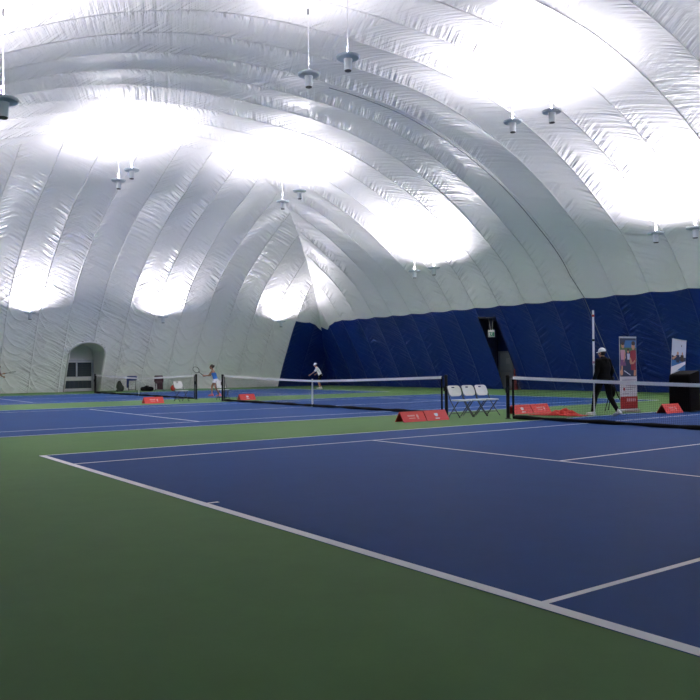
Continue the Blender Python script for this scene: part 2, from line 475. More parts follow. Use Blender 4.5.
# exit sign on its bracket
ex = thing('exit_sign', 'small white and green exit sign hanging in the dark opening of the blue wall', 'sign', (-22.95, 29.62, 3.14), rad(40))
MB().box((0, 0, 0), (.36, .10, .40), ch=.012).build('sign_case', M['plastic'], ex)
MB().box((0, -.055, -.045), (.31, .012, .23)).build('sign_panel', M['signgreen'], ex)
pg = MB()
pg.ell((.03, -.063, .035), (.022, .004, .022)); pg.tube([(.03, -.063, .01), (.005, -.063, -.06)], .016, 6)
pg.tube([(.005, -.063, -.06), (.05, -.063, -.09), (.045, -.063, -.13)], .011, 6); pg.tube([(.005, -.063, -.06), (-.035, -.063, -.10), (-.07, -.063, -.10)], .011, 6)
pg.tube([(.028, -.063, .0), (.07, -.063, -.03)], .009, 6); pg.tube([(.028, -.063, .0), (-.03, -.063, -.02), (-.045, -.063, .01)], .009, 6)
pg.box((-.11, -.063, -.05), (.06, .006, .18))
pg.build('running_figure', M['white'], ex)
br = MB(); br.tube([(-.05, 0, .20), (-.15, 0, .88)], .014, 6); br.tube([(.05, 0, .20), (.10, 0, .88)], .014, 6); br.tube([(-.28, 0, .89), (.30, 0, .89)], .02, 6)
br.build('hanging_bracket', M['alu'], ex)

# arched porch with the double door in the white end wall
m = MB(); n = 16
XB = -41.7
path = [(YA, 0.0), (YA, .8), (YA, 1.6), (YA, ZS-.02)] + [(YA+(YB-YA)*(1-math.cos(PI*i/n))/2, ZS+(ZA-ZS)*math.sin(PI*i/n)) for i in range(1, n)] + [(YB, ZS-.02), (YB, 1.6), (YB, .8), (YB, 0.0)]
def front_x(z): return X0 + g_inv(z)
vs, fs = [], []
for y, z in path: vs += [(front_x(z)+.10, y, z), (XB, y, z)]
for i in range(len(path)-1): fs.append((2*i, 2*i+1, 2*i+3, 2*i+2))
m.add(vs, fs)
m.add([(XB, y, z) for y, z in path], [tuple(range(len(path)))])
lin = struct(m.build('trim_2', M['white_lining'], smooth=False))
lip = MB(); lip.tube([(front_x(z)+.07, y, z) for y, z in path], .055, 8)
struct(lip.build('trim_3', M['white_lining'], smooth=True))
XD = XB+.10; dy0, dy1 = YA+.03, YA+2.19; zc = 1.98
d2 = struct(MB().box((XD, (dy0+dy1)/2, zc/2), (.05, dy1-dy0-.1, zc-.06)).build('door_2', M['doorwhite']))
fm = MB()
for y in (dy0+.05, dy1-.05): fm.box((XD+.03, y, zc/2), (.12, .10, zc))
fm.box((XD+.03, (dy0+dy1)/2, zc-.05), (.12, dy1-dy0, .10)); fm.box((XD+.03, (dy0+dy1)/2, .06), (.12, dy1-dy0, .12))
fm.box((XD+.045, (dy0+dy1)/2+.02, 1.36), (.10, .07, .98))
fm.build('door_frame', M['alu'], d2)
yc = (dy0+dy1)/2+.02
for a, b, z0, z1 in ((dy0+.12, yc-.05, .92, 1.80), (yc+.05, dy1-.12, .92, 1.80), (dy0+.12, dy1-.12, .18, .66)):
    g = MB().box((XD+.032, (a+b)/2, (z0+z1)/2), (.02, b-a, z1-z0)).build('door_pane', M['glassdark'], d2)
    bars = MB()
    if z0 > .5:
        for i in range(1, 6): bars.box((XD+.046, (a+b)/2, z0+(z1-z0)*i/6), (.01, b-a, .014))
    else:
        for i in range(1, 7): bars.box((XD+.046, a+(b-a)*i/7, (z0+z1)/2), (.01, .014, z1-z0))
    bars.build('glazing_bar', M['steel'], g)
MB().box((XD+.05, (dy0+dy1)/2, .79), (.03, 1.5, .20)).build('push_bar', M['plastic'], d2)

# ------------------------------------------------------------------ lamps
def make_lamp(rod):
    t = thing('pendant_light', '', 'light', group='pendant lights under the dome')
    b = MB(); b.lathe([(.10, -.055), (.24, -.05), (.295, -.035), (.315, 0), (.315, .022), (.30, .028), (.29, .012), (.10, .01)], n=28)
    sharp(b.build('reflector_dish', M['lampgrey'], t))
    b = MB(); b.lathe([(.10, -.36), (.105, -.35), (.105, -.12), (.118, -.10), (.118, -.04)], n=20)
    sharp(b.build('lamp_housing', M['lampbody'], t))
    b = MB(); b.lathe([(.085, -.385), (.092, -.375), (.092, -.355)], n=20); sharp(b.build('end_cap', M['lampend'], t))
    b = MB(); b.lathe([(.012, .02), (.02, .10), (.012, .2)], n=10); b.tube([(0, 0, .02), (0, 0, rod)], .012, 6)
    b.build('rod', M['rodwhite'], t)
    b = MB(); b.tube([(.0, 0, .26), (.06, 0, .27), (.12, 0, .24), (.165, 0, .17), (.16, 0, .02)], .016, 6)
    b.build('supply_cord', M['rodwhite'], t, smooth=True)
    b = MB(); b.tube([(0, 0, rod-.16), (.02, 0, rod-.08), (0, 0, rod)], .022, 6); b.build('ceiling_hook', M['lampend'], t)
    ld = bpy.data.lights.new('lamp', 'SPOT'); ld.energy = 1; ld.spot_size = rad(168); ld.spot_blend = 1.0; ld.shadow_soft_size = .10
    ld.color = (.985, .93, 1.0)
    lo = bpy.data.objects.new('lamp', ld); COL.objects.link(lo); lo.location = (0, 0, .10); lo.rotation_euler = (PI, 0, 0); lo.parent = t
    return t
def roof_z(x, y):
    return min(fz(min(HALF, Y1-y)), fz(min(HALF, y-Y0)), gz(x-X0), gz(X1-x))
LP = make_lamp(1.9); LS = make_lamp(.82)
LAMPW, LAMPS = 665, 690
done = {}
dim = bpy.data.lights.new('lamp', 'SPOT')
for k_ in ('spot_size', 'spot_blend', 'shadow_soft_size', 'color'): setattr(dim, k_, getattr([c for c in LP.children if c.type == 'LIGHT'][0].data, k_))
dim.energy = 120                                   # the pair at the top middle burns low
def lamp(x, y, z, label, small=False):
    src = LS if small else LP
    key = 's' if small else 'b'
    if key not in done:
        o = src; done[key] = 1; o.location = (x, y, z)
    else: o = dup(src, (x, y, z))
    o['label'] = label; o.rotation_euler = (0, 0, rad(-35))
    for c in o.children:
        if c.type == 'LIGHT': c.data.energy = LAMPS if small else LAMPW
    return o
EA = lamp(-11.35, 9.28, 9.78, 'round pendant light at the top middle, left one of the pair nearest the top edge')
EB = lamp(-9.5, 9.28, 9.66, 'round pendant light at the top middle, right one of the pair nearest the top edge')
lamp(-10.9, 17.5, 9.72, 'round pendant light left of a pair high at the right of the roof')
lamp(-9.35, 17.6, 9.66, 'round pendant light right of a pair high at the right of the roof')
lamp(-25.95, 9.2, 9.66, 'round pendant light before the white end wall, lower left of a high pair')
lamp(-24.45, 9.2, 9.8, 'round pendant light before the white end wall, upper right of a high pair')
lamp(-25.5, 17.5, 9.6, 'round pendant light near the roof corner, lower left of a pair above the blue corner')
lamp(-23.7, 17.3, 9.75, 'round pendant light near the roof corner, upper right of a pair above the blue corner')
lamp(-24.35, 25.19, 6.5, 'round pendant light above the blue wall, left of the pair over the net posts')
lamp(-22.85, 25.19, 6.5, 'round pendant light above the blue wall, right of the pair over the net posts')
lamp(-10.28, 25.05, 6.47, 'round pendant light above the banners, left of the lowest pair on the right')
lamp(-8.68, 25.0, 6.42, 'round pendant light at the right edge above the black box')
lamp(-9.74, .49, 6.9, 'large near pendant light cut off by the left edge of the picture')
lamp(-11.4, .49, 6.9, 'near pendant light just beyond the left edge of the picture')
lamp(-37.63, 8.54, 4.55, 'low pendant light near the left edge, hung before the white end wall', True)
lamp(-37.65, 16.52, 4.55, 'low pendant light in the middle of the white end wall above the player in blue', True)
lamp(-37.75, 25.2, 4.5, 'low pendant light beside the corner of the blue wall', True)

for x, y, zz in ((-25.6, .9, 7.0), (-24.1, .9, 7.0), (4.0, 25.1, 6.4), (5.6, 25.1, 6.4), (4.0, 17.5, 7.6), (5.6, 17.5, 7.3)):  # unseen lamps on the continued grid, added to lift the ambient light
    lamp(x, y, roof_z(x, y)-2.05, 'unseen round pendant light added for ambient light, outside the picture, nearer the camera than the visible ones')
lamp(-37.6, .6, roof_z(-37.6, .6)-.9, 'unseen low pendant light added for ambient light, on the white end wall outside the picture on the left', True)  # unseen end-row lamp, likewise added for ambient light

for o_ in (EA, EB):
    for c_ in o_.children:
        if c_.type == 'LIGHT': c_.data = dim
# grey cable lying along one roof seam, then hanging straight to the ground
pts = []
for i in range(60):
    d = 17.5*(1-i/59) + 3.2*(i/59)
    dq = d if d <= HALF else 2*HALF-d
    z = fz(dq); e = .05
    tz, td = fz(min(dq+e, HALF))-fz(dq-e), 2*e; ln = math.hypot(tz, td); k = .24*(1 if d <= HALF else -1)
    pts.append((SEAM_F, Y1-d-k*tz/ln, z-abs(k)*td/ln))
pts = [(p[0], p[1]+ (.0), p[2]) for p in pts]
pts += [(-15.95, 28.30, 4.55), (-15.5, 30.62, .03)]
tag(MB().tube(pts, .016, 6).build('restraint_cable', M['cable'], smooth=True), 'thin grey cable following a roof seam and hanging straight to the floor by the banner', 'cable')

# ------------------------------------------------------------------ nets
def make_net(cx, cy, label):
    t = thing('tennis_net', label, 'tennis net', (cx, cy+11.865, 0), 0, 'tennis nets of the three courts')
    HW = 6.40
    top = lambda x: .914 + .156*(abs(x)/HW)**1.3
    for s in (-1, 1):
        p = MB(); p.lathe([(.045, 0), (.045, 1.05), (.05, 1.055), (.05, 1.085), (.03, 1.10)], (s*HW, 0, 0), 14); p.lathe([(.075, 0), (.075, .012), (.046, .02)], (s*HW, 0, 0), 14)
        po = sharp(p.build('post', M['black'], t))
        w = MB(); w.box((s*(HW-.01), -.055, .72), (.05, .04, .14), ch=.008)
        w.build('winder', M['black'], po)
        b = MB(); b.box((s*(HW-.17), 0, (top(HW)-.02)/2+.02), (.06, .012, top(HW)-.06)); b.build('side_band', M['netblack'], t)
    c = MB(); xs = [-HW+.17+i*(2*HW-.34)/40 for i in range(41)]
    for i in range(40):
        a, b = xs[i], xs[i+1]
        vs = []
        for x in (a, b): vs += [(x, -.012, top(x)-.075), (x, .012, top(x)-.075), (x, .009, top(x)), (x, -.009, top(x))]
        c.add(vs, [(0, 1, 5, 4), (1, 2, 6, 5), (2, 3, 7, 6), (3, 0, 4, 7)])
    c.build('top_tape', M['tape'], t)
    for s in (-1, 1): MB().tube([(s*HW, 0, top(HW)-.02), (s*(HW-.2), 0, top(HW)-.03)], .008, 6).build('headline_cable', M['black'], t)
    g = MB(); r = .0014
    nx = 284
    for i in range(nx+1):
        x = -HW+.18+(2*HW-.36)*i/nx; h = top(x)-.07
        vs = [(x-r, -r, .03), (x+r, -r, .03), (x, r, .03), (x-r, -r, h), (x+r, -r, h), (x, r, h)]
        g.add(vs, [(0, 1, 4, 3), (1, 2, 5, 4), (2, 0, 3, 5)])
    for k in range(1, 23):
        vs = []; fs = []
        for i, x in enumerate(xs):
            z = .03+(top(x)-.10)*k/23; vs += [(x, -r, z-r), (x, -r, z+r), (x, r, z)]
            if i: o = 3*i; fs += [(o-3, o, o+1, o-2), (o-2, o+1, o+2, o-1), (o-1, o+2, o, o-3)]
        g.add(vs, fs)
    g.build('netting', M['netblack'], t)
    b = MB(); rings = []
    for i, x in enumerate(xs):
        k = 1+.25*math.sin(i*1.7)+.15*math.sin(i*.9+1)
        rings.append([Vector((x, .035*k*math.cos(2*PI*j/8), .048+.042*k*math.sin(2*PI*j/8)*1.0)) for j in range(8)])
    b.loft(rings); b.build('bottom_band', M['netblack'], t, smooth=True)
    s = MB(); s.box((0, -.014, .49), (.055, .006, .93)); s.box((0, .014, .49), (.055, .006, .93)); s.box((0, 0, .95), (.056, .034, .01)); s.box((0, 0, .02), (.07, .06, .03))
    s.build('center_strap', M['tape'], t)
    return t
make_net(C[0][0], C[0][1], 'nearest tennis net, cut by the right edge, in front of the man in black')
make_net(C[1][0], C[1][1], 'middle tennis net with a white centre strap, left of the white folding chairs')
make_net(C[2][0], C[2][1], 'farthest tennis net before the white end wall and its double door')

# ------------------------------------------------------------------ red A-frame boards
def board(x, y, L, label, design, rz=0, h=.25, w=.32):
    t = thing('a_frame_board', label, 'advertising board', (x, y, 0), rz, 'red A-frame advertising boards')
    th = .012
    for s, nm in ((1, 'front_panel'), (-1, 'rear_panel')):
        m = MB(); a = (s*w/2, 0); b = (0, h)
        vs = []
        for yy in (-L/2, L/2): vs += [(s*w/2, yy, .004), (0 + s*.004, yy, h), (0 + s*.004, yy, h-th*1.6), (s*(w/2-th*1.3), yy, .004)]
        m.add(vs, [(0, 1, 5, 4), (1, 2, 6, 5), (2, 3, 7, 6), (3, 0, 4, 7), (3, 2, 1, 0), (4, 5, 6, 7)])
        p = m.build(nm, M['red'], t)
        if s == 1:
            g = MB()
            nrm = Vector((h, 0, w/2)).normalized()
            def onface(u, v, e=.003):                     # u along the board, v from the bottom edge up
                return Vector((w/2*(1-v), u, h*v)) + nrm*e
            def bar(u0, u1, v0, v1): g.add([onface(u0, v0), onface(u1, v0), onface(u1, v1), onface(u0, v1)], [(0, 1, 2, 3)])
            def disc(u, v, ru, rv, n=18):
                g.add([onface(u+ru*math.cos(2*PI*i/n), v+rv*math.sin(2*PI*i/n)) for i in range(n)], [tuple(range(n))])
            if design == 'ball':
                disc(.0, .60, .062, .20); bar(-.07, .07, .18, .26)
                nm2 = 'ball_emblem'
            else:
                bar(-.17, .06, .52, .60); bar(-.15, .05, .32, .38)
                for k in range(6): bar(-.17+.04*k, -.145+.04*k, .60, .66)
                disc(.14, .52, .035, .17); bar(.11, .17, .26, .31)
                nm2 = 'printed_lettering'
            g.build(nm2, M['white'] if design == 'ball' else M['boardtext'], p)
    return t
board(-7.24, 9.34, .745, 'red A-frame board with white lettering, left of two before the middle net post', 'text')
board(-7.24, 10.11, .745, 'red A-frame board with white ball emblem at the foot of the middle net post', 'ball')
board(-21.7, 8.93, .80, 'red A-frame board in front of the farthest net', 'text')
board(-21.72, 13.15, .74, 'red A-frame board with white ball emblem behind the left end of the middle net', 'ball')
board(-7.5, 13.62, .74, 'red A-frame board behind the left post of the nearest net', 'ball')
board(-7.5, 14.40, .74, 'red A-frame board between the nearest net post and the crumpled red cloth', 'text')
board(-4.98, 16.78, .80, 'red A-frame board at the foot of the tall black box', 'text')
board(-4.55, 18.55, .80, 'red A-frame board at the right edge of the picture beside the black box', 'text')

# crumpled red cloth
bm_v = []; nx, ny = 46, 20
rnd = random.Random(5)
ph = [rnd.uniform(0, 6.28) for _ in range(14)]
for i in range(nx):
    for j in range(ny):
        u, v = i/(nx-1)*2-1, j/(ny-1)*2-1
        env = max(0, 1-abs(u)**2.2)*max(0, 1-abs(v)**2.4)
        hump = .6*math.exp(-((u-.15)/.35)**2) + .28*math.exp(-((u-.6)/.3)**2) + .16
        fold = sum((1-2*abs(math.sin((1.6+k*.9)*u+ph[k]+(1.2+k*.6)*v*(1 if k % 2 else -1)))**.8)/(1+k*.45) for k in range(7))
        z = .012 + env**.7*(.25*hump*(1+.36*fold))
        r = 1 + .12*math.sin(5*u+ph[8]) + .08*math.sin(9*u+ph[9])
        bm_v.append((u*.72+.05*math.sin(4*v+ph[10])*(1-abs(u)), v*.27*r+.04*math.sin(6*u+ph[11]), max(.010, z)))
fs = [(i*ny+j, (i+1)*ny+j, (i+1)*ny+j+1, i*ny+j+1) for i in range(nx-1) for j in range(ny-1)]
m = MB().add(bm_v, fs)
o = m.build('red_cloth', M['redcloth'], smooth=True); o.location = (-6.32, 13.72, 0); o.rotation_euler = (0, 0, rad(18))
sd = o.modifiers.new('thick', 'SOLIDIFY'); sd.thickness = .008; sd.offset = 1
tag(o, 'crumpled red cloth lying on the court behind the nearest net', 'cloth')

# ------------------------------------------------------------------ folding chairs
def rrect(w, h, r, n=5, c=(0, 0)):
    out = []
    for sx, sy, a0 in ((1, -1, -90), (1, 1, 0), (-1, 1, 90), (-1, -1, 180)):
        for i in range(n+1):
            a = rad(a0+90*i/n); out.append((c[0]+sx*(w/2-r)+r*math.cos(a), c[1]+sy*(h/2-r)+r*math.sin(a)))
    return out
def make_chair(label):
    t = thing('folding_chair', label, 'chair', (0, 0, 0), 0, 'white folding chairs beside the courts')      # faces +x
    s = MB(); n = rrect(.40, .42, .07)
    s.loft([[Vector((x+.03, y, .425+dz)) for x, y in rrect(.40*k, .42*k, .06)] for dz, k in ((0, .96), (.006, 1), (.026, 1), (.034, .97))])
    sharp(s.build('seat', M['plastic'], t), 60)
    # backrest with a hand slot, leaning back
    R = Matrix.Rotation(rad(-23), 3, 'Y')
    b = MB(); W, H = .42, .30
    outer = rrect(W, H, .09); inner = rrect(.11, .035, .016, c=(0, .10)); k = len(outer)
    def P(y, z, x): 
        bow = -.03*(1-(2*y/W)**2)
        return R @ Vector((x+bow, y, z)) + Vector((-.245, 0, .69))
    vs = [P(y, z, .011) for y, z in outer]+[P(y, z, .011) for y, z in inner]+[P(y, z, -.011) for y, z in outer]+[P(y, z, -.011) for y, z in inner]
    fs = []
    for i in range(k):
        j = (i+1) % k
        fs += [(i, j, k+j, k+i), (2*k+j, 2*k+i, 3*k+i, 3*k+j), (j, i, 2*k+i, 2*k+j), (k+i, k+j, 3*k+j, 3*k+i)]
    b.add(vs, fs)
    sharp(b.build('backrest', M['plastic'], t), 50)
    for sy in (-1, 1):
        y = sy*.225
        l = MB(); l.tube([(-.31, y*.9, .81), (-.215, y, .60), (-.15, y, .44), (.02, y, .22), (.215, y, .012)], .0125, 8); l.build('front_leg', M['steel'], t, smooth=True)
        l = MB(); l.tube([(.14, sy*.205, .42), (-.05, sy*.205, .22), (-.24, sy*.205, .012)], .0125, 8); l.build('rear_leg', M['steel'], t, smooth=True)
    MB().tube([(.115, -.22, .125), (.115, .22, .125)], .009, 6).build('stretcher', M['steel'], t)
    MB().tube([(-.16, -.2, .10), (-.16, .2, .10)], .009, 6).build('stretcher', M['steel'], t)
    return t
ch = make_chair('white folding chair next to the middle net post, first of the row of three'); ch.location = (-7.54, 11.36, 0); ch.rotation_euler = (0, 0, rad(-4))
dup(ch, (-7.54, 11.88, 0), rad(-3), 'white folding chair in the middle of the row of three')
dup(ch, (-7.54, 12.38, 0), rad(-2), 'white folding chair at the right end of the row of three')
dup(ch, (-22.35, 10.45, 0), rad(10), 'white folding chair behind the right end of the farthest net')
dup(ch, (-22.3, 12.35, 0), rad(-8), 'white folding chair behind the left post of the middle net')
dup(ch, (-38.05, 14.66, 0), rad(-20), 'white folding chair under a blue jacket by the white end wall')
dup(ch, (-37.75, 16.28, 0), rad(-20), 'white folding chair under dark clothing by the white end wall')

# clothing and bags by the end wall
def blob(name, m, parts, label, cat, loc, rz=0, vox=.022, sm=4):
    b = MB()
    for p in parts:
        if p[0] == 'e': b.ell(p[1], p[2])
        elif p[0] == 'c': b.capsule(*p[1:])
        else: b.box(p[1], p[2], ch=min(p[2])*.3)
    o = b.build(name, m); o.location = loc; o.rotation_euler = (0, 0, rz)
    md = o.modifiers.new('r', 'REMESH'); md.mode = 'VOXEL'; md.voxel_size = vox; md.use_smooth_shade = True
    s = o.modifiers.new('s', 'SMOOTH'); s.iterations = sm; s.factor = .5
    return tag(o, label, cat)
blob('jacket', M['bluejacket'], [('b', (-.27, 0, .76), (.24, .60, .22)), ('b', (-.20, -.25, .52), (.24, .14, .62)), ('c', (-.30, .24, .86), (-.28, -.24, .86), .08, .08)],
     'blue jacket draped over the back of a white chair by the end wall', 'jacket', (-38.05, 14.66, 0), rad(-20))
blob('coat', M['maroon'], [('b', (-.25, 0, .70), (.24, .56, .42)), ('b', (.02, 0, .50), (.42, .46, .12)), ('b', (.22, .03, .30), (.12, .34, .42)), ('c', (-.3, -.2, .87), (-.3, .2, .87), .08, .08)],
     'dark maroon coat draped over a chair by the end wall', 'coat', (-37.75, 16.28, 0), rad(-20))
gb = blob('sports_bag', M['bag'], [('e', (0, 0, .30), (.17, .20, .30)), ('e', (.04, .10, .20), (.18, .17, .20)), ('e', (0, -.02, .50), (.10, .13, .16)), ('b', (0, 0, .06), (.30, .38, .12))],
     'dark green sports bag standing by the white end wall, left of the blue jacket', 'bag', (-38.6, 14.08, 0))
h = MB(); h.tube([(.05, -.06, .60), (.06, 0, .68), (.05, .06, .60)], .012, 6); h.build('carry_handle', M['black'], gb)
kb = blob('holdall', M['blackcloth'], [('c', (0, -.28, .15), (0, .28, .14), .14, .15), ('b', (0, .0, .10), (.26, .6, .18)), ('e', (.03, -.05, .24), (.13, .16, .10))],
     'black holdall lying on the ground between the two draped chairs', 'bag', (-37.6, 15.42, 0))
h = MB(); h.tube([(.03, -.14, .26), (.04, -.06, .36), (.04, .06, .36), (.03, .14, .26)], .012, 6); h.build('carry_handle', M['black'], kb)
rb = blob('ball_bag', M['redcloth'], [('e', (0, 0, .17), (.16, .16, .17)), ('e', (0, 0, .33), (.05, .05, .05))],
     'small round red bag on the ground beside the farthest net', 'bag', (-36.8, 16.76, 0))

# cone by the way out
cn = thing('safety_cone', 'tall dark red cone by the way out at the foot of the blue wall', 'cone', (-22.15, 30.55, 0))
b = MB(); b.lathe([(.20, .03), (.185, .05), (.06, .74), (.055, .78), (.04, .80), (.038, 1.12), (.02, 1.14)], n=20); sharp(b.build('cone_body', M['cone'], cn))
MB().box((0, 0, .018), (.48, .48, .034), ch=.008).build('cone_base', M['cone'], cn)

# ------------------------------------------------------------------ roll-up banners (upright flat displays, facing +x)
def banner(loc, rz, tilt, W, H, label):
    t = thing('roll_up_banner', label, 'banner', loc, rz, 'roll-up banners by the nearest court')
    t.rotation_euler = (tilt, 0, rz)
    b = MB(); b.box((0, 0, .045), (.18, W+.04, .08), ch=.015); base = b.build('base', M['alu'], t)
    f = MB(); f.tube([(-.02, -W/2+.03, .01), (-.2, -W/2+.06, .01)], .012, 6); f.tube([(-.02, W/2-.03, .01), (-.2, W/2-.06, .01)], .012, 6); f.build('foot', M['alu'], base)
    MB().tube([(-.03, 0, .07), (-.03, 0, H)], .010, 8).build('support_pole', M['alu'], t)
    MB().box((0, 0, H), (.025, W, .03)).build('top_rail', M['alu'], t)
    s = MB().box((0, 0, (H+.08)/2), (.006, W, H-.10)).build('printed_sheet', M['sheet'], t)
    return t, s
def printer(s, W, H):
    lay = [0]
    def poly(m, pts, name):
        lay[0] += 1; x = .0036 + .0004*lay[0]
        MB().add([(x, (u-.5)*W, v*H) for u, v in pts], [tuple(range(len(pts)))]).build(name, m, s)
    return poly
def elp(u, v, ru, rv, n=16): return [(u+ru*math.cos(2*PI*i/n), v+rv*math.sin(2*PI*i/n)) for i in range(n)]
W, H = .70, 2.10
t, s = banner((-5.87, 16.24, 0), rad(-6), 0, W, H, 'roll-up banner with a photograph of players above white text and a red foot')
P = printer(s, W, H)
v0, v1 = .475, .985
P(M['pnavy'], [(.02, v0), (.98, v0), (.98, v1), (.02, v1)], 'photo_print')
P(M['pgreen'], [(.02, .80), (.98, .80), (.98, .90), (.02, .90)], 'hedge_print'); P(M['pblue'], [(.25, .86), (.98, .86), (.98, .955), (.35, .955)], 'sky_print')
P(M['pskin'], elp(.20, .885, .085, .036), 'face_print'); P(M['phair'], elp(.20, .912, .085, .02), 'hair_print')
P(M['ppink'], [(.05, .83), (.32, .83), (.36, .72), (.28, .70), (.08, .70)], 'shirt_print')
P(M['ppurple'], [(.06, .70), (.30, .70), (.38, .62), (.02, .62)], 'skirt_print')
P(M['pskin'], [(.10, .62), (.18, .62), (.16, .50), (.10, .50)], 'leg_print'); P(M['pskin'], [(.30, .80), (.36, .80), (.30, .70), (.22, .66)], 'arm_print')
P(M['pskin'], elp(.50, .81, .05, .028), 'face_print'); P(M['phair'], elp(.50, .832, .055, .018), 'hair_print')
P(M['psky'], [(.43, .78), (.60, .78), (.60, .70), (.45, .70)], 'shirt_print')
P(M['pskin'], elp(.80, .878, .10, .048), 'face_print'); P(M['phair'], elp(.81, .918, .11, .03), 'hair_print')
P(M['pred'], [(.62, .82), (.95, .83), (.97, .70), (.90, .62), (.62, .64)], 'shirt_print')
P(M['pskin'], [(.58, .74), (.66, .72), (.74, .66), (.90, .70), (.92, .675), (.70, .61), (.58, .66)], 'arm_print')
P(M['pred'], [(.66, .64), (.92, .64), (.94, .56), (.64, .56)], 'shorts_print'); P(M['pskin'], [(.82, .56), (.94, .56), (.92, .485), (.80, .485)], 'leg_print')
P(M['psky'], [(.22, .55), (.26, .56), (.62, .50), (.60, .488)], 'racket_print')
P(M['pskin'], elp(.10, .53, .08, .04), 'racket_print')
for k, v in enumerate((.425, .40, .375, .35, .325, .30)):
    u1 = (.92, .95, .88, .93, .90, .70)[k]
    P(M['ptext'], [(.10 if k < 3 else .34, v), (u1, v), (u1, v+.010), (.10 if k < 3 else .34, v+.010)], 'text_line')
P(M['ptext'], [(.12, .245), (.50, .245), (.50, .253), (.12, .253)], 'text_line')
P(M['pred'], elp(.22, .31, .06, .022), 'emblem_print')
P(M['redprint'], [(0, .05), (1, .05), (1, .21), (0, .21)], 'red_band')
for k in range(5):
    u = .36+.11*k
    P(M['ppink'], [(u, .145), (u+.085, .145), (u+.085, .185), (u, .185)], 'band_lettering')
t, s = banner((-5.83, 18.56, 0), rad(-8), rad(-5.5), .62, 2.06, 'roll-up banner with a pale court scene, standing behind the tall black box')
P = printer(s, .62, 2.06)
P(M['psky'], [(.01, .72), (.99, .72), (.99, .985), (.01, .985)], 'sky_print')
P(M['pnavy'], [(.01, .70), (.99, .70), (.99, .755), (.80, .75), (.62, .76), (.40, .745), (.01, .77)], 'shore_print')
P(M['pblue'], [(.01, .56), (.99, .56), (.99, .70), (.01, .70)], 'court_print')
P(M['white'], [(.01, .50), (.20, .52), (.99, .66), (.99, .70), (.40, .64), (.01, .60)], 'stripe_print')
P(M['pskin'], elp(.42, .80, .07, .028), 'face_print'); P(M['pnavy'], [(.30, .78), (.54, .78), (.56, .67), (.34, .67)], 'shirt_print')
P(M['pskin'], elp(.74, .80, .05, .028), 'face_print'); P(M['phair'], [(.62, .785), (.84, .785), (.86, .69), (.62, .69)], 'shirt_print')
P(M['phair'], elp(.66, .915, .035, .012), 'ball_print'); P(M['pskin'], [(.30, .77), (.34, .75), (.10, .70), (.03, .73)], 'arm_print')
for k in range(6): P(M['ptext'], [(.12, .42-.035*k), (.85, .42-.035*k), (.85, .43-.035*k), (.12, .43-.035*k)], 'text_line')
P(M['redprint'], [(0, .05), (1, .05), (1, .19), (0, .19)], 'red_band')

# tall black cloth-covered box
bx = thing('covered_stand', 'tall black cloth-covered box in front of the right-hand banner', 'stand', (-5.10, 17.74, 0), rad(8))
rings = []
for z, k, sl in ((.0, 1.03, 0), (.03, 1.02, 0), (.6, .99, 0), (.93, .985, .35), (1.03, .97, 1), (1.065, .92, 1), (1.08, .70, 1)):
    rr = rrect(.58*k, .74*k, .05, 4)
    rings.append([Vector((x + .006*math.sin(14*y+3*z), y + .006*math.sin(13*x+z*4), z + sl*(.03+ .10*(y+.31)/.62 - .055))) for x, y in rr])
m = MB().loft(rings); sharp(m.build('black_cover', M['blackcloth'], bx), 45)
m = MB(); m.loft([[Vector((x, y, z)) for x, y in rrect(.62*k, .78*k, .05, 4)] for z, k in ((0.001, 1), (.02, 1), (.028, .96))]); sharp(m.build('plinth', M['black'], bx), 45)

# camera tripod with hanging bag behind the man
tr = thing('tripod', 'small black tripod standing between the man in black and the tall banner', 'tripod', (-6.50, 16.42, 0), rad(25))
for k, a in enumerate((0, 120, 240)):
    l = MB(); c, s_ = math.cos(rad(a)), math.sin(rad(a)); l.tube([(.03*c, .03*s_, .80), (.16*c, .16*s_, .40)], .016, 8); l.tube([(.16*c, .16*s_, .42), (.33*c, .33*s_, .012)], .011, 8)
    l.build('leg', M['black'], tr)
l = MB(); l.tube([(0, 0, .55), (0, 0, .90)], .016, 8); l.ell((0, 0, .82), (.05, .05, .045)); l.build('centre_column', M['black'], tr)
l = MB(); l.box((0, 0, .945), (.10, .14, .09), ch=.012); l.tube([(0, .07, .945), (0, .13, .945)], .038, 14); l.build('camera_head', M['black'], tr)
l = MB(); l.ell((.0, -.02, .56), (.085, .10, .17)); l.tube([(0, .05, .70), (.05, .03, .78), (0, -.02, .80)], .01, 6); l.build('hanging_bag', M['blackcloth'], tr, smooth=True)

# ------------------------------------------------------------------ people
DG = None
def bake(o):
    dg = bpy.context.evaluated_depsgraph_get(); dg.update()
    me = bpy.data.meshes.new_from_object(o.evaluated_get(dg))
    o.modifiers.clear(); o.data = me
    return o
def flesh(mb, name, m, parent, vox=.008, sm=5):
    o = mb.build(name, m)
    md = o.modifiers.new('r', 'REMESH'); md.mode = 'VOXEL'; md.voxel_size = vox; md.use_smooth_shade = True
    s = o.modifiers.new('s', 'SMOOTH'); s.iterations = sm; s.factor = .5
    bake(o); o.parent = parent
    o.data.name = name
    if not o.data.materials: o.data.materials.append(m)
    return o
def eloft(mb, secs, fwd=Vector((0, 1, 0))):
    """torso rings: (centre, half width, half depth)"""
    rings = []
    for c, a, b in secs:
        c = Vector(c)
        rings.append([c + Vector((a*math.copysign(abs(math.cos(t))**.85, math.cos(t)), b*math.copysign(abs(math.sin(t))**.85, math.sin(t)), 0)) for t in [2*PI*i/20 for i in range(20)]])
    mb.loft(rings)
def V3(*a): return Vector(a)
